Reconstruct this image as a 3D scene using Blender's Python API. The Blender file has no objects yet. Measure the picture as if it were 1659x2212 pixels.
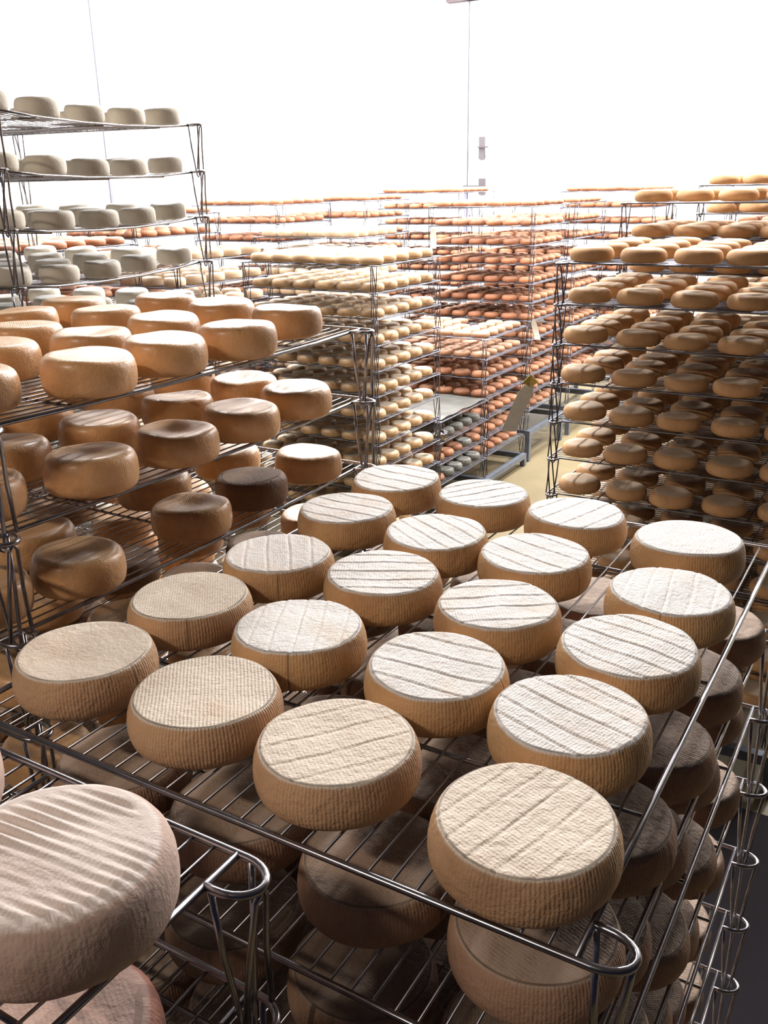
import bpy, math, random
import numpy as np
from mathutils import Matrix, Vector

# ------------------------------------------------------------------ units
K = 0.73          # working unit -> metres
EYE = 2.42        # eye height in working units
sc = bpy.context.scene
COL = sc.collection

def W3(u, v, z):
    """working coordinates (u across, v deep, z relative to the eye) -> world metres"""
    return Vector((u * K, v * K, (z + EYE) * K))

# ------------------------------------------------------------------ camera
TH, PITCH, ROLL = math.radians(31.0), 0.345041924513041, -0.01961905887251846
cp, sp = math.cos(PITCH), math.sin(PITCH)
def calc(X, Y, Z):
    return Vector((X * math.cos(TH) - Y * math.sin(TH), X * math.sin(TH) + Y * math.cos(TH), Z))
fw = calc(0, cp, -sp); up0 = calc(0, sp, cp); rt0 = calc(1, 0, 0)
rt = rt0 * math.cos(ROLL) + up0 * math.sin(ROLL)
up = -rt0 * math.sin(ROLL) + up0 * math.cos(ROLL)
cd = bpy.data.cameras.new('camera'); cam = bpy.data.objects.new('camera', cd); COL.objects.link(cam)
cam.matrix_world = Matrix(((rt.x, up.x, -fw.x, 0), (rt.y, up.y, -fw.y, 0), (rt.z, up.z, -fw.z, EYE * K), (0, 0, 0, 1)))
cd.sensor_fit = 'VERTICAL'; cd.sensor_height = 36.0; cd.sensor_width = 27.0
cd.lens = 1965.72 / 2212 * 36
cd.clip_start = 0.02; cd.clip_end = 60
sc.camera = cam

# ------------------------------------------------------------------ world, lamps, exposure
sc.view_settings.view_transform = 'Standard'; sc.view_settings.look = 'None'
sc.view_settings.gamma = 1.0; sc.view_settings.use_curve_mapping = False
sc.view_settings.exposure = 0.55
sc.cycles.diffuse_bounces = 1; sc.cycles.max_bounces = 6
wd = bpy.data.worlds.new('world'); sc.world = wd; wd.use_nodes = True
wd.node_tree.nodes['Background'].inputs[0].default_value = (0.30, 0.33, 0.62, 1)
wd.node_tree.nodes['Background'].inputs[1].default_value = 0.035

def lamp(u, v, z, power, lx=1.5, ly=0.25, col=(1, 0.97, 0.95), rot=0.0):
    ld = bpy.data.lights.new('ceiling_lamp', 'AREA'); ld.shape = 'RECTANGLE'
    ld.size = lx * K; ld.size_y = ly * K; ld.energy = power; ld.color = col
    o = bpy.data.objects.new('ceiling_lamp', ld); COL.objects.link(o)
    o.location = W3(u, v, z); o.rotation_euler = (0, 0, rot)
CEIL = 2.75
LAMPS = [(-5.3, 10.2, 120), (-3.0, 10.2, 120), (-0.5, 10.2, 120), (2.0, 10.2, 90),
         (-5.3, 7.6, 110), (-2.4, 7.8, 85), (0.2, 7.6, 95),
         (-5.2, 5.0, 75), (-2.1, 5.0, 66),
         ]
for u, v, p_ in LAMPS:
    lamp(u, v, CEIL - 0.08, p_, rot=math.pi / 2)
lamp(-1.8, -2.6, CEIL - 0.08, 42, 1.2, 0.2, (1, 0.86, 0.72), 0.0)

# ------------------------------------------------------------------ materials
def new_mat(name):
    m = bpy.data.materials.new(name); m.use_nodes = True
    nt = m.node_tree; b = nt.nodes['Principled BSDF']
    return m, nt, b
def N(nt, t, **kw):
    n = nt.nodes.new(t)
    for k, v in kw.items(): setattr(n, k, v)
    return n
def math_node(nt, op, a, b=None):
    n = N(nt, 'ShaderNodeMath', operation=op)
    for i, x in enumerate((a, b)):
        if x is None: continue
        if isinstance(x, (int, float)): n.inputs[i].default_value = x
        else: nt.links.new(x, n.inputs[i])
    return n.outputs[0]
def mixc(nt, fac, a, b, mode='MIX'):
    n = N(nt, 'ShaderNodeMix', data_type='RGBA', blend_type=mode)
    for i, x in ((0, fac), (6, a), (7, b)):
        if isinstance(x, (int, float)): n.inputs[i].default_value = x
        elif isinstance(x, tuple): n.inputs[i].default_value = (*x, 1)
        else: nt.links.new(x, n.inputs[i])
    return n.outputs[2]
def noise(nt, vec, scale, detail=3, rough=0.55):
    n = N(nt, 'ShaderNodeTexNoise'); n.inputs['Scale'].default_value = scale
    n.inputs['Detail'].default_value = detail; n.inputs['Roughness'].default_value = rough
    nt.links.new(vec, n.inputs['Vector']); return n.outputs[0]
def ramp(nt, fac, a, b):
    n = N(nt, 'ShaderNodeMapRange'); n.clamp = True; n.interpolation_type = 'SMOOTHSTEP'
    nt.links.new(fac, n.inputs[0]); n.inputs[1].default_value = a; n.inputs[2].default_value = b
    return n.outputs[0]

def cheese_mat(name, top, side, dark, H, rough=0.75, gloss=0.0, ridge=0.5, cloth=0.25, cloth_rot=0.0, spots=0.5, bump=0.5, vary=0.12):
    """rind: paler face, warmer side, darker blotches; fine cloth marks and side ribs as relief"""
    m, nt, b = new_mat(name)
    tc = N(nt, 'ShaderNodeTexCoord'); oi = N(nt, 'ShaderNodeObjectInfo')
    off = N(nt, 'ShaderNodeVectorMath', operation='MULTIPLY_ADD')
    cmb = N(nt, 'ShaderNodeCombineXYZ'); nt.links.new(oi.outputs['Random'], cmb.inputs[0]); nt.links.new(oi.outputs['Random'], cmb.inputs[2])
    nt.links.new(cmb.outputs[0], off.inputs[0]); off.inputs[1].default_value = (7, 5, 9); nt.links.new(tc.outputs['Object'], off.inputs[2])
    P = off.outputs[0]
    sep = N(nt, 'ShaderNodeSeparateXYZ'); nt.links.new(tc.outputs['Object'], sep.inputs[0])
    n1 = noise(nt, P, 14, 4); n2 = noise(nt, P, 55, 4, 0.65); n3 = noise(nt, P, 160, 3, 0.7)
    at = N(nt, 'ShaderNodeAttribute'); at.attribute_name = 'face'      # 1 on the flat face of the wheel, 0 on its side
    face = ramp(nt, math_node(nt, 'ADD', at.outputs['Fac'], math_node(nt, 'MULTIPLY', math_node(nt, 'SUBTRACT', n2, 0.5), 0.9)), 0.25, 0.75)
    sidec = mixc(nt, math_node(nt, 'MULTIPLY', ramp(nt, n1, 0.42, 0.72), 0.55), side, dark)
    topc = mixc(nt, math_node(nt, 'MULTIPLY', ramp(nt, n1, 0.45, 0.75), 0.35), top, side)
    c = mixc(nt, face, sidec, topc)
    sp_ = ramp(nt, n2, 0.62, 0.78)
    c = mixc(nt, math_node(nt, 'MULTIPLY', sp_, spots), c, dark)
    # each wheel a touch lighter or darker than the next
    hsv = N(nt, 'ShaderNodeHueSaturation'); nt.links.new(c, hsv.inputs['Color'])
    nt.links.new(math_node(nt, 'ADD', math_node(nt, 'MULTIPLY', oi.outputs['Random'], 2 * vary), 1 - vary), hsv.inputs['Value'])
    hsv.inputs['Saturation'].default_value = 1.0
    nt.links.new(hsv.outputs[0], b.inputs['Base Color'])
    # relief
    uvn = N(nt, 'ShaderNodeUVMap'); rotn = N(nt, 'ShaderNodeVectorRotate', rotation_type='Z_AXIS')
    rotn.inputs['Angle'].default_value = 0
    nt.links.new(uvn.outputs[0], rotn.inputs['Vector'])
    su = N(nt, 'ShaderNodeSeparateXYZ'); nt.links.new(rotn.outputs[0], su.inputs[0])
    wob = math_node(nt, 'MULTIPLY', math_node(nt, 'SUBTRACT', n2, 0.5), 4.0)
    ribs = math_node(nt, 'SINE', math_node(nt, 'ADD', math_node(nt, 'MULTIPLY', su.outputs[0], 2 * math.pi / (0.0042 * K)), wob))
    thr = math_node(nt, 'SINE', math_node(nt, 'MULTIPLY', su.outputs[1], 2 * math.pi / (0.0036 * K)))
    nface = math_node(nt, 'SUBTRACT', 1.0, face)
    h = math_node(nt, 'MULTIPLY', ribs, math_node(nt, 'ADD', math_node(nt, 'MULTIPLY', nface, ridge), math_node(nt, 'MULTIPLY', face, cloth)))
    h = math_node(nt, 'ADD', h, math_node(nt, 'MULTIPLY', thr, math_node(nt, 'MULTIPLY', face, cloth * 0.4)))
    h = math_node(nt, 'ADD', h, math_node(nt, 'MULTIPLY', n3, 1.6))
    h = math_node(nt, 'ADD', h, math_node(nt, 'MULTIPLY', n2, 2.4))
    bp = N(nt, 'ShaderNodeBump'); bp.inputs['Strength'].default_value = bump; bp.inputs['Distance'].default_value = 0.0011
    nt.links.new(h, bp.inputs['Height']); nt.links.new(bp.outputs[0], b.inputs['Normal'])
    b.inputs['Roughness'].default_value = rough
    b.inputs['Specular IOR Level'].default_value = 0.4
    if gloss:
        b.inputs['Coat Weight'].default_value = gloss; b.inputs['Coat Roughness'].default_value = 0.28
    return m

def plain_mat(name, col, rough=0.6, metal=0.0, nz=0.0, scale=20.0):
    m, nt, b = new_mat(name)
    tc = N(nt, 'ShaderNodeTexCoord')
    n1 = noise(nt, tc.outputs['Object'], scale, 4)
    c = mixc(nt, math_node(nt, 'MULTIPLY', ramp(nt, n1, 0.35, 0.7), nz), col, tuple(x * 0.55 for x in col))
    nt.links.new(c, b.inputs['Base Color'])
    b.inputs['Roughness'].default_value = rough; b.inputs['Metallic'].default_value = metal
    return m

M_STEEL = plain_mat('steel_wire', (0.36, 0.35, 0.38), 0.24, 1.0, 0.5, 60)
M_DULL = plain_mat('dull_steel_wire', (0.17, 0.17, 0.20), 0.36, 1.0, 0.5, 60)
M_DOLLY = plain_mat('painted_steel', (0.20, 0.23, 0.29), 0.45, 0.6, 0.4, 15)
M_WALL = plain_mat('white_wall_panel', (0.90, 0.90, 0.91), 0.55, 0, 0.02, 2)
M_CEIL = plain_mat('grey_ceiling', (0.22, 0.22, 0.24), 0.7, 0, 0.03, 2)
M_FLOOR = plain_mat('ochre_floor', (0.24, 0.19, 0.10), 0.5, 0, 0.45, 3)
M_TRIM = plain_mat('grey_trim', (0.24, 0.24, 0.31), 0.5, 0.2, 0.1, 5)
M_DARK = plain_mat('dark_trim', (0.08, 0.06, 0.07), 0.5, 0.2, 0.1, 5)
M_HANDLE = plain_mat('grey_handle', (0.12, 0.11, 0.12), 0.4, 0.5, 0.2, 5)
M_PAPER = plain_mat('paper', (0.86, 0.82, 0.72), 0.8, 0, 0.15, 60)
M_YTAG = plain_mat('yellow_card', (0.75, 0.55, 0.12), 0.7, 0, 0.15, 60)
M_MAT = plain_mat('grey_plastic_mat', (0.11, 0.11, 0.10), 0.45, 0, 0.5, 12)

CM = {}
def reg(kind, R, H, **kw):
    CM[kind] = dict(R=R, H=H, mat=cheese_mat(kind + '_rind', H=H, **kw))
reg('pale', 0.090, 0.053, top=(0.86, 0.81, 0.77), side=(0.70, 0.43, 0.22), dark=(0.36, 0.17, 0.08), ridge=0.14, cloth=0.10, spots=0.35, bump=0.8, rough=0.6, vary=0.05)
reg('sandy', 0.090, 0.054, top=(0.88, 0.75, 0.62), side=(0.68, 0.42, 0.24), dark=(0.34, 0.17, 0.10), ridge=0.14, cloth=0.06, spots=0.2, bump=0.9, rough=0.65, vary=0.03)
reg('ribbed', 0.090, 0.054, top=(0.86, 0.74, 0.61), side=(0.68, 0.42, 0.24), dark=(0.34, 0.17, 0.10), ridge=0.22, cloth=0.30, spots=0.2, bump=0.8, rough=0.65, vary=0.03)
reg('browned', 0.090, 0.054, top=(0.50, 0.36, 0.27), side=(0.48, 0.29, 0.19), dark=(0.30, 0.15, 0.10), ridge=0.14, cloth=0.10, spots=0.3, bump=0.8, rough=0.7, vary=0.1)  # darker, browner rind colour, used on front-rack wheels below the top tray
reg('fluffy', 0.098, 0.072, top=(0.96, 0.83, 0.76), side=(0.78, 0.57, 0.47), dark=(0.40, 0.21, 0.16), ridge=0.05, cloth=0.1, spots=0.35, bump=0.45, rough=0.9)
reg('russet', 0.094, 0.066, top=(0.72, 0.50, 0.42), side=(0.62, 0.30, 0.22), dark=(0.40, 0.15, 0.11), ridge=0.05, cloth=0.05, spots=0.4, bump=0.6, rough=0.85)
reg('golden', 0.077, 0.062, top=(0.76, 0.46, 0.23), side=(0.90, 0.50, 0.23), dark=(0.38, 0.16, 0.06), ridge=0.05, cloth=0.15, spots=0.5, bump=0.5, rough=0.45, gloss=0.45)
reg('grey', 0.066, 0.056, top=(0.92, 0.90, 0.86), side=(0.94, 0.86, 0.73), dark=(0.74, 0.66, 0.53), ridge=0.05, cloth=0.1, spots=0.2, bump=0.5)
reg('tan', 0.090, 0.056, top=(0.82, 0.62, 0.44), side=(0.82, 0.48, 0.24), dark=(0.48, 0.25, 0.12), ridge=0.05, cloth=0.05, spots=0.15, bump=0.3)
reg('small', 0.079, 0.054, top=(0.82, 0.70, 0.54), side=(0.80, 0.53, 0.30), dark=(0.48, 0.30, 0.17), ridge=0.05, cloth=0.05, spots=0.2, bump=0.3, rough=0.5, gloss=0.15)
reg('white', 0.0765, 0.058, top=(0.86, 0.78, 0.66), side=(0.78, 0.58, 0.40), dark=(0.50, 0.33, 0.20), ridge=0.05, cloth=0.05, spots=0.15, bump=0.3)
reg('orange', 0.072, 0.046, top=(0.64, 0.33, 0.20), side=(0.52, 0.23, 0.12), dark=(0.22, 0.08, 0.05), ridge=0.05, cloth=0.05, spots=0.5, bump=0.3, rough=0.5, vary=0.25)
reg('pink', 0.077, 0.040, top=(0.66, 0.40, 0.29), side=(0.60, 0.33, 0.20), dark=(0.34, 0.16, 0.10), ridge=0.05, cloth=0.05, spots=0.3, bump=0.3, vary=0.15)
reg('mouldy', 0.075, 0.050, top=(0.42, 0.42, 0.38), side=(0.25, 0.25, 0.23), dark=(0.10, 0.10, 0.09), ridge=0.05, cloth=0.05, spots=0.8, bump=0.8)
reg('umber', 0.077, 0.060, top=(0.42, 0.25, 0.15), side=(0.36, 0.20, 0.11), dark=(0.16, 0.08, 0.05), ridge=0.1, cloth=0.6, spots=0.5, bump=0.8, rough=0.6)

# ------------------------------------------------------------------ mesh helpers (all in working units, scaled by K on the way in)
def mesh(name, verts, faces, mat, smooth=True, uv=None):
    me = bpy.data.meshes.new(name)
    v = (np.asarray(verts, float) * K)
    me.from_pydata(v.tolist(), [], faces if isinstance(faces, list) else faces.tolist())
    if smooth: me.polygons.foreach_set('use_smooth', [True] * len(me.polygons))
    if uv is not None:
        l = me.uv_layers.new(name='UVMap')
        li = np.zeros(len(me.loops), int); me.loops.foreach_get('vertex_index', li)
        l.data.foreach_set('uv', (np.asarray(uv)[li] * K).ravel())
    me.materials.append(mat); me.update()
    return me
def link(name, me, loc=None, parent=None, rz=0.0):
    o = bpy.data.objects.new(name, me); COL.objects.link(o)
    if parent is not None: o.parent = parent
    if loc is not None: o.location = loc
    o.rotation_euler = (0, 0, rz)
    return o
def tag(o, label=None, cat=None, group=None, kind=None):
    if label: o['label'] = label
    if cat: o['category'] = cat
    if group: o['group'] = group
    if kind: o['kind'] = kind
    return o
class MB:
    def __init__(s): s.v = []; s.f = []
    def box(s, x0, x1, y0, y1, z0, z1):
        n = len(s.v)
        s.v += [(x, y, z) for z in (z0, z1) for y in (y0, y1) for x in (x0, x1)]
        s.f += [tuple(n + i for i in q) for q in ((0, 2, 3, 1), (4, 5, 7, 6), (0, 1, 5, 4), (2, 6, 7, 3), (0, 4, 6, 2), (1, 3, 7, 5))]
        return s
    def tube(s, pts, r, n=8, closed=False):
        P = [Vector(p) for p in pts]; m = len(P); base = len(s.v)
        prev = None
        for i in range(m):
            if closed: t = (P[(i + 1) % m] - P[i - 1])
            else: t = P[min(i + 1, m - 1)] - P[max(i - 1, 0)]
            t.normalize()
            if prev is None:
                a = Vector((0, 0, 1)) if abs(t.z) < 0.9 else Vector((1, 0, 0))
                nrm = (a - t * a.dot(t)).normalized()
            else:
                nrm = (prev - t * prev.dot(t)).normalized()
            prev = nrm; bn = t.cross(nrm)
            for k in range(n):
                a = 2 * math.pi * k / n
                q = P[i] + (nrm * math.cos(a) + bn * math.sin(a)) * r
                s.v.append((q.x, q.y, q.z))
        segs = m if closed else m - 1
        for i in range(segs):
            for k in range(n):
                a = base + i * n + k; b = base + i * n + (k + 1) % n
                c = base + ((i + 1) % m) * n + (k + 1) % n; d = base + ((i + 1) % m) * n + k
                s.f.append((a, b, c, d))
        if not closed:
            s.f.append(tuple(base + k for k in range(n))[::-1])
            s.f.append(tuple(base + (m - 1) * n + k for k in range(n)))
        return s
    def mesh(s, name, mat, smooth=True): return mesh(name, s.v, s.f, mat, smooth)

# ------------------------------------------------------------------ cheese wheels
def fbm(x, y, z, seed, f0, oct=3):
    rs = np.random.RandomState(seed); out = np.zeros_like(x); amp = 1.0; f = f0
    for _ in range(oct):
        for _k in range(5):
            d = rs.normal(size=3); d /= np.linalg.norm(d); ph = rs.uniform(0, 6.28)
            out += amp * np.sin((d[0] * x + d[1] * y + d[2] * z) * f + ph) * 0.45
        amp *= 0.5; f *= 2.1
    return out
PROFILES = {
    'scored': [(0.88, 1.0), (0.905, 0.985), (0.925, 0.95), (0.945, 0.89), (0.965, 0.8), (0.985, 0.68), (1.0, 0.5), (1.0, 0.38), (0.99, 0.24), (0.965, 0.12), (0.93, 0.04), (0.88, 0.0)],
    'soft':   [(0.76, 1.0), (0.83, 0.985), (0.885, 0.955), (0.93, 0.90), (0.965, 0.82), (0.99, 0.70), (1.0, 0.52), (1.0, 0.38), (0.985, 0.22), (0.955, 0.11), (0.90, 0.03), (0.82, 0.0)],
    'round':  [(0.64, 1.0), (0.74, 0.98), (0.82, 0.94), (0.89, 0.87), (0.94, 0.78), (0.98, 0.64), (1.0, 0.48), (1.0, 0.38), (0.98, 0.22), (0.93, 0.10), (0.86, 0.03), (0.75, 0.0)],
}
def cheese_mesh(name, mat, R, H, prof='soft', nseg=48, nr=5, seed=0, lump=0.01, grooves=0, gdepth=0.0016, ridges=0.0, rpitch=0.011, dish=0.0, sides=None):
    pf = PROFILES[prof]
    if sides: pf = [pf[int(round(i))] for i in np.linspace(0, len(pf) - 1, sides)]
    th = np.linspace(0, 2 * math.pi, nseg, endpoint=False)
    rings = []
    r0 = pf[0][0]
    for i in range(1, nr): rings.append((r0 * i / nr, 1.0, 1))
    for i, (r, z) in enumerate(pf): rings.append((r, z, 1 if i == 0 else 0))
    rr = np.array([a[0] for a in rings])[:, None] * R; zz = np.array([a[1] for a in rings])[:, None] * H
    X = rr * np.cos(th); Y = rr * np.sin(th); Z = zz + 0 * X
    rad = 1 + lump * fbm(np.cos(th)[None] + 0 * X, np.sin(th)[None] + 0 * X, Z / H * 0.6, seed, 1.6, 3)
    X0, Y0 = X * rad, Y * rad
    wt = np.clip((zz / H - 0.25) / 0.75, 0, 1)
    Zn = Z + wt * H * 0.035 * fbm(X0 / R, Y0 / R, 0 * X, seed + 7, 2.0, 3)
    topw = np.clip((zz / H - 0.93) / 0.06, 0, 1) + 0 * X
    if dish: Zn -= dish * H * topw * np.exp(-((X0 - 0.1 * R) ** 2 + (Y0 + 0.1 * R) ** 2) / (0.35 * R * R))
    if grooves:
        rs = np.random.RandomState(seed + 3)
        pos = (np.arange(grooves) - (grooves - 1) / 2) * (1.62 / grooves) * R + rs.uniform(-0.03, 0.03, grooves) * R
        for g in pos:
            w = 0.0016
            yy = Y0 - g - 0.0010 * np.sin(X0 / R * 3 + g * 50)
            Zn -= gdepth * topw * np.exp(-(yy / w) ** 2)
            Zn += gdepth * 0.35 * topw * np.exp(-((yy - 0.004) / 0.003) ** 2)
    if ridges:
        pass
        ph = Y0 / rpitch * 2 * math.pi + 0.6 * fbm(X0 / R, Y0 / R, 0 * X, seed + 5, 3, 2)
        Zn += ridges * topw * np.sin(ph) * (0.7 + 0.5 * fbm(X0 / R, Y0 / R, 0 * X, seed + 9, 7, 2))
    verts = np.stack([X0, Y0, Zn], -1).reshape(-1, 3)
    m = len(rings)
    uvt = np.stack([X0, Y0], -1); uvs = np.stack([th[None] * R + 0 * X, Z], -1)
    istop = np.array([a[2] for a in rings])[:, None, None] > 0
    uv = np.where(istop, uvt, uvs).reshape(-1, 2)
    uv[np.arange(m * nseg)] = uv
    i = np.arange(m - 1)[:, None] * nseg; k = np.arange(nseg)[None]; k2 = (k + 1) % nseg
    F = np.stack([i + k, i + nseg + k, i + nseg + k2, i + k2], -1).reshape(-1, 4).tolist()
    c = len(verts); verts = np.vstack([verts, [[0, 0, float(Zn[0].mean())]]]); uv = np.vstack([uv, [[0, 0]]])
    F += [(c, int(k), int((k + 1) % nseg)) for k in range(nseg)]
    F.append(tuple(int((m - 1) * nseg + k) for k in range(nseg))[::-1])
    me = mesh(name, verts, F, mat, True, uv)
    fa = np.append((np.clip((zz / H - 0.925) / 0.055, 0, 1) + 0 * X).ravel(), 1.0)
    me.attributes.new('face', 'FLOAT', 'POINT').data.foreach_set('value', fa.astype(np.float32))
    return me

VAR = {}
def variant(kind, n, near):
    key = (kind, n, near)
    if key not in VAR:
        c = CM[kind]
        prof = {'tan': 'round', 'small': 'round', 'orange': 'round', 'golden': 'soft', 'umber': 'soft'}.get(kind, 'soft')
        if kind in ('pale', 'sandy', 'browned'): prof = 'scored'
        if near == 2:
            kw = dict(nseg=72, nr=12, lump=0.012)
        elif near == 1:
            kw = dict(nseg=40, nr=5, lump=0.012)
        else:
            kw = dict(nseg=22, nr=2, lump=0.015, sides=8) if near == 0 else dict(nseg=12, nr=1, lump=0.0, sides=5)
        if kind == 'golden': kw.update(lump=0.015, dish=(0.0, 0.05, 0.16, 0.0)[n % 4])
        if kind == 'umber': kw.update(dish=0.08)
        if kind in ('orange', 'pink'): kw.update(lump=0.03)
        gr = 4 if (kind == 'pale' and near == 2) else 0
        if gr: kw.update(nseg=110, nr=30)
        VAR[key] = cheese_mesh(kind + '_wheel', c['mat'], c['R'], c['H'], prof, seed=n * 13 + len(kind) * 7, grooves=gr, **kw)
    return VAR[key]

NAMES = {'russet': 'russet_cheese_wheel', 'browned': 'browned_cheese_wheel', 'ribbed': 'scored_cheese_wheel', 'pale': 'scored_cheese_wheel', 'sandy': 'scored_cheese_wheel', 'fluffy': 'ridged_cheese_wheel', 'golden': 'golden_cheese_wheel',
         'umber': 'golden_cheese_wheel', 'grey': 'grey_cheese_wheel', 'tan': 'tan_cheese_wheel', 'small': 'small_cheese_wheel',
         'white': 'creamy_cheese_wheel', 'orange': 'orange_cheese_wheel', 'pink': 'flat_pink_cheese_wheel', 'mouldy': 'mouldy_cheese_wheel'}
LOOK = {'russet': 'reddish russet cheese wheel', 'browned': 'browned cheese wheel', 'ribbed': 'finely ribbed cheese wheel', 'pale': 'pale scored cheese wheel', 'sandy': 'sandy ribbed cheese wheel', 'fluffy': 'ridged downy cheese wheel', 'golden': 'glossy golden cheese wheel',
        'umber': 'dark brown cheese wheel', 'grey': 'grey-white cheese wheel', 'tan': 'plain tan cheese wheel', 'small': 'small tan cheese wheel',
        'white': 'creamy cheese wheel', 'orange': 'small orange cheese wheel', 'pink': 'flat pink cheese wheel', 'mouldy': 'mouldy grey cheese wheel'}
ORD = ['first', 'second', 'third', 'fourth', 'fifth', 'sixth', 'seventh', 'eighth', 'ninth', 'tenth', 'eleventh', 'twelfth', 'thirteenth', 'fourteenth', 'fifteenth', 'sixteenth']

# ------------------------------------------------------------------ wire trays
PT = 0.1594
RW, RL, LO = 0.79, 1.025, 0.045     # width between side rods, overall length, loop size
def arc_loop(W, L, sx):
    """end rod at y=L running across, turning round at both ends and coming back to the side rods"""
    pts = []
    def turn(xe, s):
        cy = L - LO / 2; out = []
        for i in range(0, 13):
            a = math.pi / 2 - math.pi * i / 12
            out.append((xe + s * (0.012 + (LO * 0.75) * math.cos(a) ** 0.8 if abs(math.cos(a)) > 1e-6 else xe * 0 + s * 0.012) if False else xe + s * (0.012 + LO * 0.72 * max(0.0, math.cos(a))), cy + (LO / 2) * math.sin(a), 0))
        out.append((xe, L - LO, 0))
        return out
    right = turn(W / 2, 1); left = turn(-W / 2, -1)
    return left[::-1] + right
def tray_meshes(mat, lod, sag=0.0, W=RW, L=RL):
    """lod 2: every wire its own mesh; 1: wires joined; 0: rods joined too"""
    ns = {2: 10, 1: 6, 0: 4}[lod]; wn = {2: 6, 1: 4, 0: 3}[lod]
    RR, WR = 0.0040, 0.0016
    if lod == 0: RR, WR = 0.0045, 0.002
    T = {}
    h = L / 2
    def end(s):
        p = arc_loop(W, h, 1)
        if lod == 0: p = p[::3] if (len(p) - 1) % 3 == 0 else p[::3] + [p[-1]]
        return [(x, y * s, -RR) for x, y, z in p]
    side = lambda s: [(s * W / 2, h * t, -RR - sag * (1 - t * t)) for t in (-1, 0, 1)]
    cross = [(-W / 2, 0, -RR * 2.1), (W / 2, 0, -RR * 2.1)]
    nw = 30 if lod == 2 else 27
    xs = [(-W / 2 + W * (i + 1) / (nw + 1)) for i in range(nw)]
    if lod == 0: xs = xs[::1]
    wire = [(0, -h - 0.001, -WR - 0.003), (0, h + 0.001, -WR - 0.003)]
    def leg():
        """corner at +W/2, +h : a V wire hanging from the rod ends, an arch wire from the loop tip"""
        b = MB(); tipx = W / 2 + 0.012 + LO * 0.70; a0 = W / 2 + 0.004; n = {2: 8, 1: 5, 0: 3}[lod]; r = 0.0031 if lod else 0.0036
        y1, y2, yc = h - LO + 0.002, h - 0.002, h - LO / 2
        b.tube([(a0, y1, -0.004), (a0 + 0.004, y1 + 0.004, -PT * 0.5), (a0 + 0.010, yc - 0.008, -PT), (a0 + 0.012, yc - 0.005, -PT - 0.018), (a0 + 0.013, yc, -PT - 0.022),
                (a0 + 0.014, yc + 0.005, -PT - 0.018), (a0 + 0.012, yc + 0.008, -PT), (a0 + 0.012, y2 - 0.004, -PT * 0.5), (a0 + 0.012, y2, -0.004)], r, n)
        b.tube([(a0 + 0.024, y1 + 0.001, -PT + 0.0036), (tipx - 0.010, yc - 0.012, -PT * 0.5), (tipx - 0.002, yc - 0.007, -0.016), (tipx, yc, -0.006),
                (tipx - 0.002, yc + 0.007, -0.016), (tipx - 0.010, yc + 0.012, -PT * 0.5), (a0 + 0.024, y2 - 0.001, -PT + 0.0036)], r, n)
        return b
    T['leg'] = leg().mesh('leg', mat)
    if lod >= 1:
        cross = [(x, y, z) for x, y, z in cross]
        T['end_rod'] = MB().tube(end(1), RR, ns).mesh('end_rod', mat)
        T['side_rod'] = MB().tube([(0, h * t, -RR - sag * (1 - t * t)) for t in (-1, -.6, -.2, .2, .6, 1)], RR * 0.92, ns).mesh('side_rod', mat)
        T['cross_bar'] = MB().tube(cross, RR * 0.7, ns).mesh('cross_bar', mat)
    else:
        b = MB(); b.tube(end(1), RR, 4); b.tube(end(-1), RR, 4); b.tube(side(1), RR, 4); b.tube(side(-1), RR, 4)
        T['frame'] = b.mesh('frame', mat)
    if sag: wire = [(0, (h + 0.001) * t, -WR - 0.003 - sag * (1 - t * t)) for t in (-1, -.6, -.2, .2, .6, 1)]
    if lod == 2:
        T['wire'] = MB().tube(wire, WR, wn).mesh('wire', mat); T['xs'] = xs
    else:
        b = MB()
        for x in xs: b.tube([(x, a[1], a[2]) for a in wire], WR, wn)
        if lod == 0: b.tube(cross, WR, 3)
        T['wire_grid'] = b.mesh('wire_grid', mat)
    return T
TM = {}
def tray(u, v, z, rot, lod, mat, label, group, sag=0.0):
    key = (lod, mat.name, sag)
    if key not in TM: TM[key] = tray_meshes(mat, lod, sag)
    T = TM[key]
    e = bpy.data.objects.new('wire_tray', None); COL.objects.link(e)
    e.location = W3(u, v, z); e.rotation_euler = (0, 0, rot); e.empty_display_size = 0.05
    tag(e, label, 'tray', group)
    if lod >= 1:
        for s in (1, -1):
            link('end_rod', T['end_rod'], parent=e, rz=0 if s == 1 else math.pi)
            link('side_rod', T['side_rod'], (s * RW / 2 * K, 0, 0), e)
        for y in (-0.3, 0.0, 0.3):
            link('cross_bar', T['cross_bar'], (0, y * K, -sag * (1 - (y / (RL / 2)) ** 2) * K), e)
    else:
        link('frame', T['frame'], parent=e)
    if lod == 2:
        for x in T['xs']: link('wire', T['wire'], (x * K, 0, 0), e)
    else:
        tag(link('wire_grid', T['wire_grid'], parent=e), kind='stuff')
    for sx, sy in ((1, 1), (-1, 1), (1, -1), (-1, -1)):
        o = link('leg', T['leg'], parent=e); o.scale = (sx, sy, 1)
    return e

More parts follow.
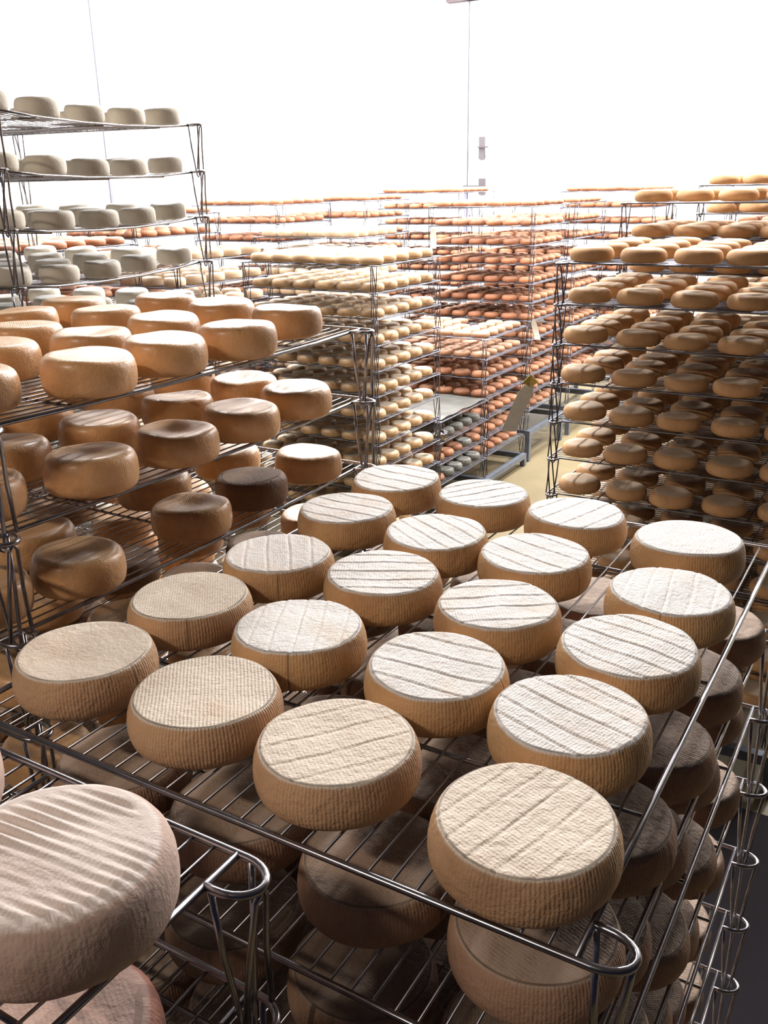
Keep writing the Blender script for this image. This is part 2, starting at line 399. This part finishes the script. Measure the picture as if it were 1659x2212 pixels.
# ------------------------------------------------------------------ room
def box_obj(name, mat, a, b, parent=None, **t):
    """axis-aligned block between two working-space corners"""
    c = [(x + y) / 2 for x, y in zip(a, b)]; d = [abs(y - x) / 2 for x, y in zip(a, b)]
    me = MB().box(-d[0], d[0], -d[1], d[1], -d[2], d[2]).mesh(name, mat, False)
    o = link(name, me)
    if parent is None: o.location = W3(*c)
    else:
        o.parent = parent; o.location = W3(*c) - parent.location
    if parent is None or t: tag(o, **t)
    return o
FLOOR = -EYE
UL, VB = -6.75, 11.6      # inner faces of the two walls
box_obj('floor', M_FLOOR, (UL - 0.15, -4, FLOOR - 0.1), (7, VB + 0.15, FLOOR), kind='structure')
box_obj('ceiling', M_CEIL, (UL - 0.15, -4, CEIL), (7, VB + 0.15, CEIL + 0.1), kind='structure')
box_obj('wall_left', M_WALL, (UL - 0.15, -4, FLOOR), (UL, VB, CEIL), kind='structure')
box_obj('wall_back', M_WALL, (UL - 0.15, VB, FLOOR), (7, VB + 0.15, CEIL), kind='structure')
box_obj('trim_1', M_TRIM, (UL, 6.405, FLOOR), (UL + 0.012, 6.435, CEIL), kind='structure')      # joint strip between wall panels
tag(link('shade_sheet', MB().box(-.95, .95, -.8, .8, 0, .012).mesh('shade_sheet', plain_mat('shade_dark', (0.012, 0.008, 0.012), 1.0, 0, 0.3, 20), False), W3(.05, 2.56, FLOOR)), 'dark sheet added for floor shade behind the scored-cheese rack', 'mat')  # near-black sheet added to stand in for deep shade on the floor
# sliding cold-room door in the back wall
dr = bpy.data.objects.new('door_1', None); COL.objects.link(dr); dr.location = W3(-4.5, VB, FLOOR); tag(dr, kind='structure')
M_DOOR = plain_mat('white_door', (0.90, 0.90, 0.92), 0.4, 0, 0.02, 2)
box_obj('panel', M_DOOR, (-5.55, VB - 0.05, FLOOR + 0.02), (-3.2, VB - 0.002, 2.12), dr)
box_obj('edge_strip', M_TRIM, (-5.605, VB - 0.058, FLOOR + 0.02), (-5.56, VB - 0.002, 2.12), dr)
box_obj('handle', M_HANDLE, (-5.385, VB - 0.085, 0.29), (-5.305, VB - 0.05, 0.56), dr)
box_obj('handle_bar', M_DARK, (-5.392, VB - 0.11, 0.425), (-5.245, VB - 0.0855, 0.442), dr)
box_obj('label_plate', M_TRIM, (-5.405, VB - 0.056, 0.310), (-5.295, VB - 0.05, 0.335), dr)
box_obj('latch', M_HANDLE, (-5.380, VB - 0.085, -0.14), (-5.290, VB - 0.05, 0.055), dr)
box_obj('latch_bar', M_HANDLE, (-5.60, VB - 0.10, -0.045), (-5.381, VB - 0.086, -0.028), dr)
box_obj('bracket', M_HANDLE, (-5.585, VB - 0.075, -0.105), (-5.485, VB - 0.0585, -0.085), dr)
box_obj('track_end', M_DARK, (-5.86, VB - 0.10, 2.135), (-5.40, VB - 0.002, 2.20), dr)

# ------------------------------------------------------------------ racks
STEP = 0.0
def rot2(x, y, a): return (x * math.cos(a) - y * math.sin(a), x * math.sin(a) + y * math.cos(a))
EXTRA = {}
DEV = globals().get('DEV', False)
# wheels large enough in view to stand as things of their own: rack, tray, bit per wheel; all others are packed in bulk
SEEN = {'bb': {0: 271644049215, 1: 271606547203, 2: 138063855415, 3: 8255, 5: 137438953472, 6: 137438954243, 7: 3, 11: 1},
        'fa': {0: 137977929791, 1: 137977929790, 2: 47},
        'fb': {0: 536879164, 1: 137977929784},
        'fc': {0: 63, 1: 15, 2: 15, 3: 23, 4: 16, 5: 60},
        'fg': {0: 1048575, 1: 1048303, 2: 629247, 3: 559331, 4: 559105, 5: 34493956096, 6: 34359738368},
        'la': {0: 17661175009296, 2: 26474312630272},
        'lb': {0: 17660905521152, 1: 17661175009311},
        'mi': {0: 271644049215, 1: 271644049215, 2: 271644049215, 3: 271627201596, 4: 267349081919, 5: 241579278143, 6: 241562303544, 7: 206967815742, 8: 206967881531, 9: 206965053465, 10: 265998, 11: 2171649},
        'ml': {0: 64677022213, 1: 64677154575, 2: 64677021697, 5: 34561591296, 6: 25769803776, 9: 34359738368, 10: 34359741440, 11: 264192},
        'ne': {0: 3, 1: 1},
        'oa': {1: 137977933840, 2: 137977933856, 3: 137977929728},
        'ob': {0: 237099563064, 1: 207219406904, 2: 207168093752, 3: 206699379774, 4: 137977929760, 5: 538976288, 6: 137977929760},
        'oc': {0: 2105407, 1: 137975832639, 2: 137977929791, 3: 538976319, 4: 137977929791, 5: 538980159, 6: 9130753855, 7: 137977921584, 8: 538976304, 9: 137977929760, 10: 137975824384, 11: 137977929728},
        'od': {0: 32, 1: 32, 2: 52, 3: 31, 4: 63, 5: 137975832632, 6: 16, 7: 536870960, 8: 16, 9: 8224, 10: 538968064},
        'oe': {0: 63, 1: 14, 2: 60, 3: 8, 5: 8},
        'rb': {0: 117638927, 1: 117901071, 2: 783, 3: 67108868, 4: 101123076, 5: 33752839, 6: 720903, 7: 855043, 8: 462336, 9: 3584, 10: 2060, 12: 2048, 13: 2048},
        'rc': {0: 65795, 1: 259, 4: 50463232, 5: 1},
        'rd': {1: 1},
        'ri': {0: 252645135, 1: 252645135, 2: 252645135, 3: 252645135, 4: 252645151, 5: 252645151, 6: 252649247, 7: 252649242, 8: 252320283, 9: 134814480, 10: 151588880, 11: 4112},
        'ta': {0: 51741723656, 1: 60331657224, 2: 64676956168, 3: 64677088264, 4: 64676298752, 5: 8, 6: 17179871232, 7: 262152, 8: 4294970368, 9: 67371008, 10: 134219776, 11: 34359738368, 14: 17179869184},
        'ye': {0: 56319, 1: 105983, 2: 14079, 3: 64677088264, 4: 30233201164, 5: 134284804, 6: 38654837248}}
VIS = None
if not DEV:
    VIS = set()
    for rack_id, levels in SEEN.items():
        for level, bits in levels.items():
            for b_ in range(64):
                if bits >> b_ & 1:
                    VIS.add((rack_id, level, b_, 99)); VIS.add((rack_id, level, b_ % 8, b_ // 8))
ALLKEYS = []
rest = {}
def place_cheese(kind, u, v, z, near, n, ang, label, group, scale=1.0, me=None, key=None, tilt=None):
    if VIS is not None and key is not None and key not in VIS:
        rest.setdefault(kind, []).append((u, v, z + (0.008 if tilt and abs(tilt[1]) > 1e-3 else 0.0006), ang, scale))
        return None
    me = me or variant(kind, n, near)
    o = link(NAMES[kind], me)
    M = Matrix.Translation(W3(u, v, z + 0.0006))
    if tilt and abs(tilt[1]) > 1e-4:
        M = M @ Matrix.Rotation(tilt[0], 4, 'Z') @ Matrix.Rotation(tilt[1], 4, 'X') @ Matrix.Rotation(-tilt[0], 4, 'Z')
    o.matrix_world = M @ Matrix.Rotation(ang, 4, 'Z') @ Matrix.Scale(scale, 4)
    tag(o, label, 'cheese', group)
    if key is not None and DEV: o['k'] = '%s:%s:%s:%s' % key
    return o

def custom_label(items, n, kd, lv, desc):
    """row counted from the aisle side, place counted from the near end"""
    u, v = items[n][0], items[n][1]
    us = sorted({round(-it[0] / 0.2) for it in items})
    same = sorted(it[1] for it in items if round(-it[0] / 0.2) == round(-u / 0.2))
    return '%s, %s from near end, %s row, %s tray of %s' % (LOOK[kd], ORD[same.index(v)], ORD[us.index(round(-u / 0.2))], ORD[lv], desc)

def rack(rid, desc, cu, cv, yaw, ztop, nlev, kind, ni, nj, near=0, lod=0, mat=None, across=False, jit=0.006, custom=None, kinds=None, fill=1.0, rest_kind=None, skip_lv=(), seed=1, sag=0.0, inset=0.005):
    """a stack of wire trays. yaw in degrees; across=True when the long side runs along u.
    ni wheels along u, nj wheels along v, every tray; custom = {level: [(u, v, kind or None, angle, mesh, look)]} in place of the grid"""
    rs = random.Random(seed * 101 + 7)
    a = math.radians(yaw); arot = a + (math.pi / 2 if across else 0)
    mat = mat or (M_STEEL if lod == 2 else M_DULL)
    WU, WV = (RL - 0.05, RW) if across else (RW, RL - 0.05)
    dolly = bpy.data.objects.new('steel_dolly', None)
    for lv in range(nlev):
        z = ztop - lv * PT
        ou, ov = rs.uniform(-0.002, 0.002), rs.uniform(-0.002, 0.002)
        if lv == 0: ou = ov = 0
        l2 = lod if (lv < 4 or lod < 2) else 1
        tray(cu + ou, cv + ov, z, arot, l2, mat, 'steel wire tray, %s from the top of the %s' % (ORD[lv], desc), 'trays of the ' + desc, sag)
        if lv in skip_lv: continue
        if custom and lv in custom:
            for n, it in enumerate(custom[lv]):
                u, v = it[0], it[1]; kd = it[2] if len(it) > 2 and it[2] else kind
                ang = it[3] if len(it) > 3 and it[3] is not None else rs.uniform(0, 6.28)
                me = it[4] if len(it) > 4 else None
                lb = it[5] if len(it) > 5 else None
                lb = lb or custom_label(custom[lv], n, kd, lv, desc)
                q = (u - cu if across else v - cv) / (RL / 2)
                q = max(-1, min(1, q))
                place_cheese(kd, u, v, z - sag * (1 - q * q), near, rs.randrange(4), ang, lb, '%s tray of the %s' % (ORD[lv], desc), 1.0, me, (rid, lv, n, 99), (arot, 2 * sag * q / (RL / 2)))
            continue
        for j in range(nj):
            for i in range(ni):
                if rs.random() > fill or (rid, lv, i, j) == ('oa', 1, ni - 1, 0): continue
                kd = kinds(lv, i, j, rs) if kinds else kind
                R = CM[kind]['R']
                sx = (WU - 2 * R - 2 * inset) / max(ni - 1, 1); sy = (WV - 2 * R - 2 * inset) / max(nj - 1, 1)
                jj = max(0.0, min(jit, sx / 2 - R - 0.001)); jk = max(0.0, min(jit, sy / 2 - R - 0.001))
                x = -(WU / 2) + R + inset + i * sx + rs.uniform(-jj, jj)
                y = -(WV / 2) + R + inset + j * sy + rs.uniform(-jk, jk)
                dx, dy = rot2(x, y, a)
                s = rs.uniform(0.94, 1.0) * min(1.0, R / CM[kd]['R'])
                q = max(-1, min(1, (x if across else y) / (RL / 2)))
                lb = '%s, %s row, %s from wall, %s tray of %s' % (LOOK[kd], ORD[j], ORD[i], ORD[lv], desc)
                place_cheese(kd, cu + dx, cv + dy, z - sag * (1 - q * q), near, rs.randrange(4), rs.uniform(0, 6.28), lb, '%s tray of the %s' % (ORD[lv], desc), s, None, (rid, lv, i, j), (arot, 2 * sag * q / (RL / 2)))
    # wheeled base frame under the stack
    zb = ztop - nlev * PT
    if zb - FLOOR > 0.09:
        e = dolly; COL.objects.link(e); e.location = W3(cu, cv, FLOOR); e.rotation_euler = (0, 0, arot)
        tag(e, 'blue-grey square-tube base frame under the %s' % desc, 'base frame', 'rack base frames')
        t = 0.022; hx, hy = RW / 2 + 0.02, RL / 2 - 0.0
        H = zb - FLOOR - 0.0262
        key = round(H, 3)
        if key not in DM:
            leg = MB().box(-t, t, -t, t, 0, H).mesh('leg', M_DOLLY, False)
            r1 = MB().box(-hx + t, hx - t, -t, t, H - 2 * t, H).mesh('rail', M_DOLLY, False)
            r2 = MB().box(-t, t, -hy + t, hy - t, H - 2 * t, H).mesh('rail', M_DOLLY, False)
            DM[key] = (leg, r1, r2)
        leg, r1, r2 = DM[key]
        for sx in (-1, 1):
            link('rail', r2, (sx * hx * K, 0, 0), e)
            link('rail', r1, (0, sx * hy * K, 0), e)
            for sy in (-1, 1): link('leg', leg, (sx * hx * K, sy * hy * K, 0), e)
DM = {}

# the scored cheeses on the top tray, seen one by one
FG = [('A1', -.860, .686, 'sandy', 'smooth', 0), ('A2', -.660, .685, 'sandy', 'ribbed', 40), ('A3', -.471, .676, 'sandy', 'score', 52), ('A4', -.249, .658, 'sandy', 'score', 74),
      ('B1', -.860, .882, 'sandy', 'ribbed', -50), ('B2', -.659, .872, 'pale', 'score', -63), ('B3', -.453, .870, 'pale', 'score', 4), ('B4', -.273, .842, 'pale', 'score', -17),
      ('C1', -.840, 1.067, 'pale', 'score', -53), ('C2', -.653, 1.080, 'pale', 'score', 28), ('C3', -.456, 1.059, 'pale', 'score', 35), ('C4', -.264, 1.030, 'pale', 'score', -13),
      ('D1', -.859, 1.298, 'pale', 'score', -2), ('D2', -.662, 1.270, 'pale', 'score', -29), ('D3', -.481, 1.259, 'pale', 'score', -18), ('D4', -.260, 1.216, 'pale', 'score', -83),
      ('E1', -.868, 1.496, 'pale', 'score', -8), ('E2', -.677, 1.491, 'pale', 'score', 56), ('E3', -.486, 1.466, 'pale', 'score', 75), ('E4', -.284, 1.430, 'pale', 'smooth', 0)]
fgl = []
rown = {'A': 'front row', 'B': 'second row', 'C': 'middle row', 'D': 'fourth row', 'E': 'back row'}
for n, (k, u, v, kd, st, ang) in enumerate(FG):
    kd = 'ribbed' if st == 'ribbed' else kd
    c = CM[kd]
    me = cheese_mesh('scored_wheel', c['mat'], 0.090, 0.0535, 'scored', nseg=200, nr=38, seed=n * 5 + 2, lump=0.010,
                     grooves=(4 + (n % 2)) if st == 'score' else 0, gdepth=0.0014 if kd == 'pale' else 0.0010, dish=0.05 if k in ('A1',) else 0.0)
    look = {'smooth': 'smooth-topped', 'ribbed': 'finely ribbed', 'score': 'groove-topped'}[st]
    lb = '%s %s cheese wheel, %s, %s from the golden cheeses, top of scored-cheese rack' % ({'pale': 'pale', 'sandy': 'sandy', 'ribbed': 'sandy'}[kd], look, rown[k[0]], ORD[int(k[1]) - 1])
    fgl.append((u, v, kd, math.radians(ang), me, lb))
rs0 = random.Random(5)
def grid_like(pts, jit, kind):
    return [(u + rs0.uniform(-jit, jit), v + rs0.uniform(-jit, jit), kind) for u, v in pts]
fgbase = [(a[1], a[2]) for a in FG]
cust = {0: fgl}
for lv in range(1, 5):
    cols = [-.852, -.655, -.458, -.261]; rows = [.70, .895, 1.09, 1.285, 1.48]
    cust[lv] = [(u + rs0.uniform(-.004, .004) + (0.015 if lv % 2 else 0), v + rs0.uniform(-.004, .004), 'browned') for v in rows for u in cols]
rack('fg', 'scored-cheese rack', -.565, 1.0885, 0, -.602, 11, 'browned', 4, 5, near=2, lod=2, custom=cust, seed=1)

Y1 = [(-1.224, .832), (-1.162, 1.014), (-1.176, 1.204), (-1.160, 1.390), (-1.210, 1.621), (-1.405, 1.023), (-1.369, 1.211), (-1.383, 1.421), (-1.411, 1.640),
      (-1.569, 1.216), (-1.60, 1.03), (-1.600, 1.466), (-1.622, 1.684), (-1.80, 1.20), (-1.76, 1.37), (-1.81, 1.56), (-1.55, .82), (-1.38, .83), (-1.78, 1.01), (-1.73, .82), ]
Y2 = [(-1.209, .803), (-1.165, .995), (-1.155, 1.193), (-1.157, 1.380), (-1.160, 1.570), (-1.354, .974), (-1.343, 1.180), (-1.338, 1.392), (-1.329, 1.605),
      (-1.53, 1.0), (-1.54, 1.19), (-1.52, 1.40), (-1.52, 1.61), (-1.72, .99), (-1.73, 1.2), (-1.72, 1.4), (-1.73, 1.6)]
Y3 = [(-1.202, .780), (-1.168, .944), (-1.176, 1.232), (-1.182, 1.425), (-1.170, 1.619), (-1.335, .985), (-1.37, 1.33), (-1.36, 1.56), (-1.53, 1.02), (-1.55, 1.3), (-1.55, 1.55),
      (-1.74, 1.0), (-1.74, 1.3), (-1.74, 1.6)]
cy = {0: [(u, v, None) for u, v in Y1], 1: [(u, v, None) for u, v in Y2], 2: [(u, v, 'umber' if (u, v) == (-1.182, 1.425) else None) for u, v in Y3]}
rack('ye', 'golden-cheese rack', -1.505, 1.2475, 0, -.303, 12, 'golden', 4, 5, near=2, lod=2, custom=cy, seed=2, sag=0.008,
     kinds=lambda lv, i, j, r: 'umber' if r.random() < .3 else 'golden')

# downy ridged wheels in the near corner
c = CM['fluffy']
nm = [cheese_mesh('ridged_wheel', c['mat'], 0.093, 0.068, 'soft', nseg=220, nr=44, seed=90 + i, lump=0.02, ridges=0.0012, rpitch=0.0108) for i in range(2)]
cn = {0: [(-.527, .362, 'fluffy', math.radians(6), nm[0], 'downy cheese wheel with coarse parallel ridges, at the top tray corner of ridged-cheese rack'),
          (-.755, .372, 'fluffy', math.radians(10), nm[1], 'whitish downy cheese wheel behind the coarse ridged one')],
      1: [(-.53, .33, 'russet', 1.1), (-.75, .33, 'fluffy', 2.0), (-.53, .1, 'fluffy', .3), (-.75, .1, 'fluffy', 2.7)]}
rack('ne', 'ridged-cheese rack', -.848, -.02, 0, -.55, 11, 'fluffy', 3, 4, near=1, lod=2, custom=cn, seed=3)

rack('ta', 'tall grey rack', -2.754, 2.193, 8, .222, 15, 'grey', 4, 5, near=1, lod=1, mat=M_STEEL, seed=4, sag=0.02)
rack('ri', 'aisle tan rack', -.795, 3.944, 0, -.299, 12, 'tan', 5, 4, near=1, lod=1, across=True, seed=5, jit=.012, inset=-.008)
rack('rb', 'second tan rack', -.84, 4.90, 0, -.10, 14, 'tan', 5, 4, near=0, lod=1, across=True, seed=6)
rack('rc', 'third tan rack', -.80, 6.3, 0, -.035, 14, 'tan', 5, 4, across=True, seed=7)
rack('rd', 'fourth aisle rack', -.85, 7.6, 0, -.15, 13, 'orange', 6, 5, across=True, seed=8)
rack('mi', 'small-cheese rack', -3.42, 5.225, 0, -.454, 12, 'small', 6, 5, near=1, lod=1, across=True, seed=9, inset=-.01)
rack('ml', 'creamy-cheese rack', -4.74, 5.10, 0, -.46, 12, 'white', 4, 5, across=False, seed=10)
def o3k(lv, i, j, r): return 'mouldy' if lv == 1 or (lv == 3 and r.random() < .6) or r.random() < .1 else 'orange'
rack('oa', 'grey-mat rack', -3.445, 6.118, 0, -1.62, 4, 'orange', 6, 5, across=True, seed=11, kinds=o3k, skip_lv=(0,), lod=0)
rack('ob', 'pink-topped rack', -3.495, 7.01, 0, -1.162, 7, 'pink', 6, 5, across=True, seed=12, kinds=lambda lv, i, j, r: 'pink' if lv < 2 else 'orange', fill=.97)
rack('oc', 'tall orange rack', -3.515, 7.99, 0, -.191, 12, 'orange', 6, 5, across=True, seed=13)
rack('od', 'second orange rack', -3.515, 9.05, 0, -.19, 12, 'orange', 6, 5, across=True, seed=14)
rack('oe', 'door-side rack', -3.08, 10.15, 0, -.10, 13, 'orange', 6, 5, across=True, seed=15)
rack('bb', 'rear creamy rack', -4.62, 6.87, 0, -.40, 12, 'white', 6, 5, across=True, seed=16)
rack('fa', 'low-shelf orange rack', -5.70, 7.33, 0, -.15, 13, 'orange', 6, 5, across=True, seed=17)
rack('fb', 'middle orange rack', -5.40, 8.35, 0, -.14, 13, 'orange', 6, 5, across=True, seed=18)
rack('fc', 'corner orange rack', -4.92, 9.45, 0, -.085, 13, 'orange', 6, 5, across=True, seed=19)
rack('la', 'orange rack behind grey', -4.95, 3.98, 0, -.33, 12, 'orange', 5, 6, across=False, seed=20)
rack('lb', 'wall-joint rack', -5.75, 5.75, 0, -.19, 13, 'orange', 5, 6, across=False, seed=21)
rack('lc', 'wall-side orange rack', -5.95, 4.5, 0, -.25, 13, 'orange', 5, 6, across=False, seed=22)

# grey plastic mat over the top tray of the low rack, and a foil parcel at its near corner
rs = np.random.RandomState(3)
nx, ny = 26, 20; V = []; F = []
for layer in (0, 1):
    for j in range(ny):
        for i in range(nx):
            x = -0.50 + i / (nx - 1); y = -0.385 + 0.77 * j / (ny - 1)
            V.append((x, y, 0.004 + 0.004 * layer + 0.006 * (1 + math.sin(x * 17 + 2 * math.sin(y * 11))) * (0.6 + 0.4 * math.sin(y * 23 + x * 5))))
for layer in (0, 1):
    o = layer * nx * ny
    for j in range(ny - 1):
        for i in range(nx - 1):
            q = (o + j * nx + i, o + j * nx + i + 1, o + (j + 1) * nx + i + 1, o + (j + 1) * nx + i)
            F.append(q if layer else q[::-1])
tag(link('plastic_mat', mesh('plastic_mat', V, F, M_MAT), W3(-3.445, 6.118, -1.62)), 'wavy grey plastic mat on the low rack by the aisle', 'mat')
def tag_obj(u, v, z, lx, lz, lean, matl, label, cardmat=None):
    e = bpy.data.objects.new('paper_tag', None); COL.objects.link(e); e.location = W3(u, v, z)
    e.rotation_euler = (0, 0, math.radians(20)); tag(e, label, 'tag')
    b = MB(); n = 7
    for k in range(n):
        t = k / (n - 1); w = lx / 2 * (0.35 + 0.65 * min(1, t * 5)); y = 0.012 * math.sin(t * 3)
        for dy in (-0.0012, 0.0012):
            b.v += [(-w - lean * t, y + dy, -lz * t), (w - lean * t, y + dy, -lz * t)]
    for k in range(n - 1):
        o = k * 4; b.f += [(o, o + 1, o + 5, o + 4), (o + 3, o + 2, o + 6, o + 7), (o + 2, o, o + 4, o + 6), (o + 1, o + 3, o + 7, o + 5)]
    b.f += [(0, 2, 3, 1), (n * 4 - 4, n * 4 - 3, n * 4 - 1, n * 4 - 2)]
    link('slip', b.mesh('slip', matl, False), parent=e)
    link('string', MB().tube([(0, 0, -0.004), (0.004, 0, 0.012), (0.008, 0, 0.025)], 0.0015, 5).mesh('string', M_YTAG), parent=e)
    if cardmat:
        for k, (sx, az) in enumerate(((-1, 0.5), (1, -0.4))):
            c = MB(); w = 0.036
            c.v = [(0, -0.001, 0.03), (sx * w, -0.001, 0.0), (sx * 0.004, -0.001, -0.022), (0, 0.001, 0.03), (sx * w, 0.001, 0.0), (sx * 0.004, 0.001, -0.022)]
            c.f = [(0, 1, 2), (5, 4, 3), (0, 3, 4, 1), (1, 4, 5, 2), (2, 5, 3, 0)]
            link('card', c.mesh('card', cardmat, False), parent=e, rz=az)
tag_obj(-2.95, 7.46, -1.115, 0.050, 0.17, -0.045, M_PAPER, 'white paper slip hanging off a tray of the tall orange rack')
tag_obj(-1.385, 3.50, -.775, 0.062, 0.215, 0.085, M_PAPER, 'long grey paper slip with a yellow card on the aisle tan rack', M_YTAG)
tag_obj(-3.94, 7.50, -.375, 0.055, 0.17, 0.0, M_PAPER, 'pale slip hanging at the wall-side corner of the tall orange rack')
# crumpled foil parcel
th = np.linspace(0, 2 * math.pi, 14, endpoint=False); V = []; F = []
prof = [(0.02, 0.075), (0.05, 0.07), (0.066, 0.05), (0.062, 0.025), (0.06, 0.0)]
for r, z in prof:
    for t in th: V.append((r * math.cos(t) * (1 + rs.uniform(-.12, .12)), r * math.sin(t) * (1 + rs.uniform(-.12, .12)), z + (rs.uniform(-.006, .006) if z else 0)))
for k in range(len(prof) - 1):
    for i in range(14): F.append((k * 14 + i, (k + 1) * 14 + i, (k + 1) * 14 + (i + 1) % 14, k * 14 + (i + 1) % 14))
F.append(tuple(range(14))); F.append(tuple(range(len(V) - 14, len(V)))[::-1])
tag(link('foil_parcel', mesh('foil_parcel', V, F, M_STEEL, False), W3(-2.99, 5.79, -1.62 - PT + 0.003)), 'crumpled shiny foil parcel at the near corner of the grey-mat rack', 'parcel')

# leftover wheels nobody can single out: one object per kind of cheese
for kd, L in rest.items():
    me0 = variant(kd, 0, -1)
    nv = len(me0.vertices); co = np.zeros(nv * 3); me0.vertices.foreach_get('co', co); co = co.reshape(-1, 3)
    fs = [tuple(p.vertices) for p in me0.polygons]
    V = []; F = []
    for n, (u, v, z, ang, s) in enumerate(L):
        c_, s_ = math.cos(ang), math.sin(ang); w = W3(u, v, z)
        q = np.stack([co[:, 0] * c_ - co[:, 1] * s_, co[:, 0] * s_ + co[:, 1] * c_, co[:, 2]], -1) * s + np.array(w)
        V.append(q); F += [tuple(i + n * nv for i in f) for f in fs]
    me = bpy.data.meshes.new('stored_wheels'); me.from_pydata(np.vstack(V).tolist(), [], F)
    fz = np.zeros(nv, np.float32); me0.attributes['face'].data.foreach_get('value', fz)
    me.attributes.new('face', 'FLOAT', 'POINT').data.foreach_set('value', np.tile(fz, len(L)))
    me.polygons.foreach_set('use_smooth', [True] * len(me.polygons)); me.materials.append(CM[kd]['mat'])
    o = bpy.data.objects.new(NAMES[kd] + 's_deep_in_racks', me); COL.objects.link(o)
    tag(o, LOOK[kd] + 's packed deep inside the racks', 'cheese', kind='stuff')
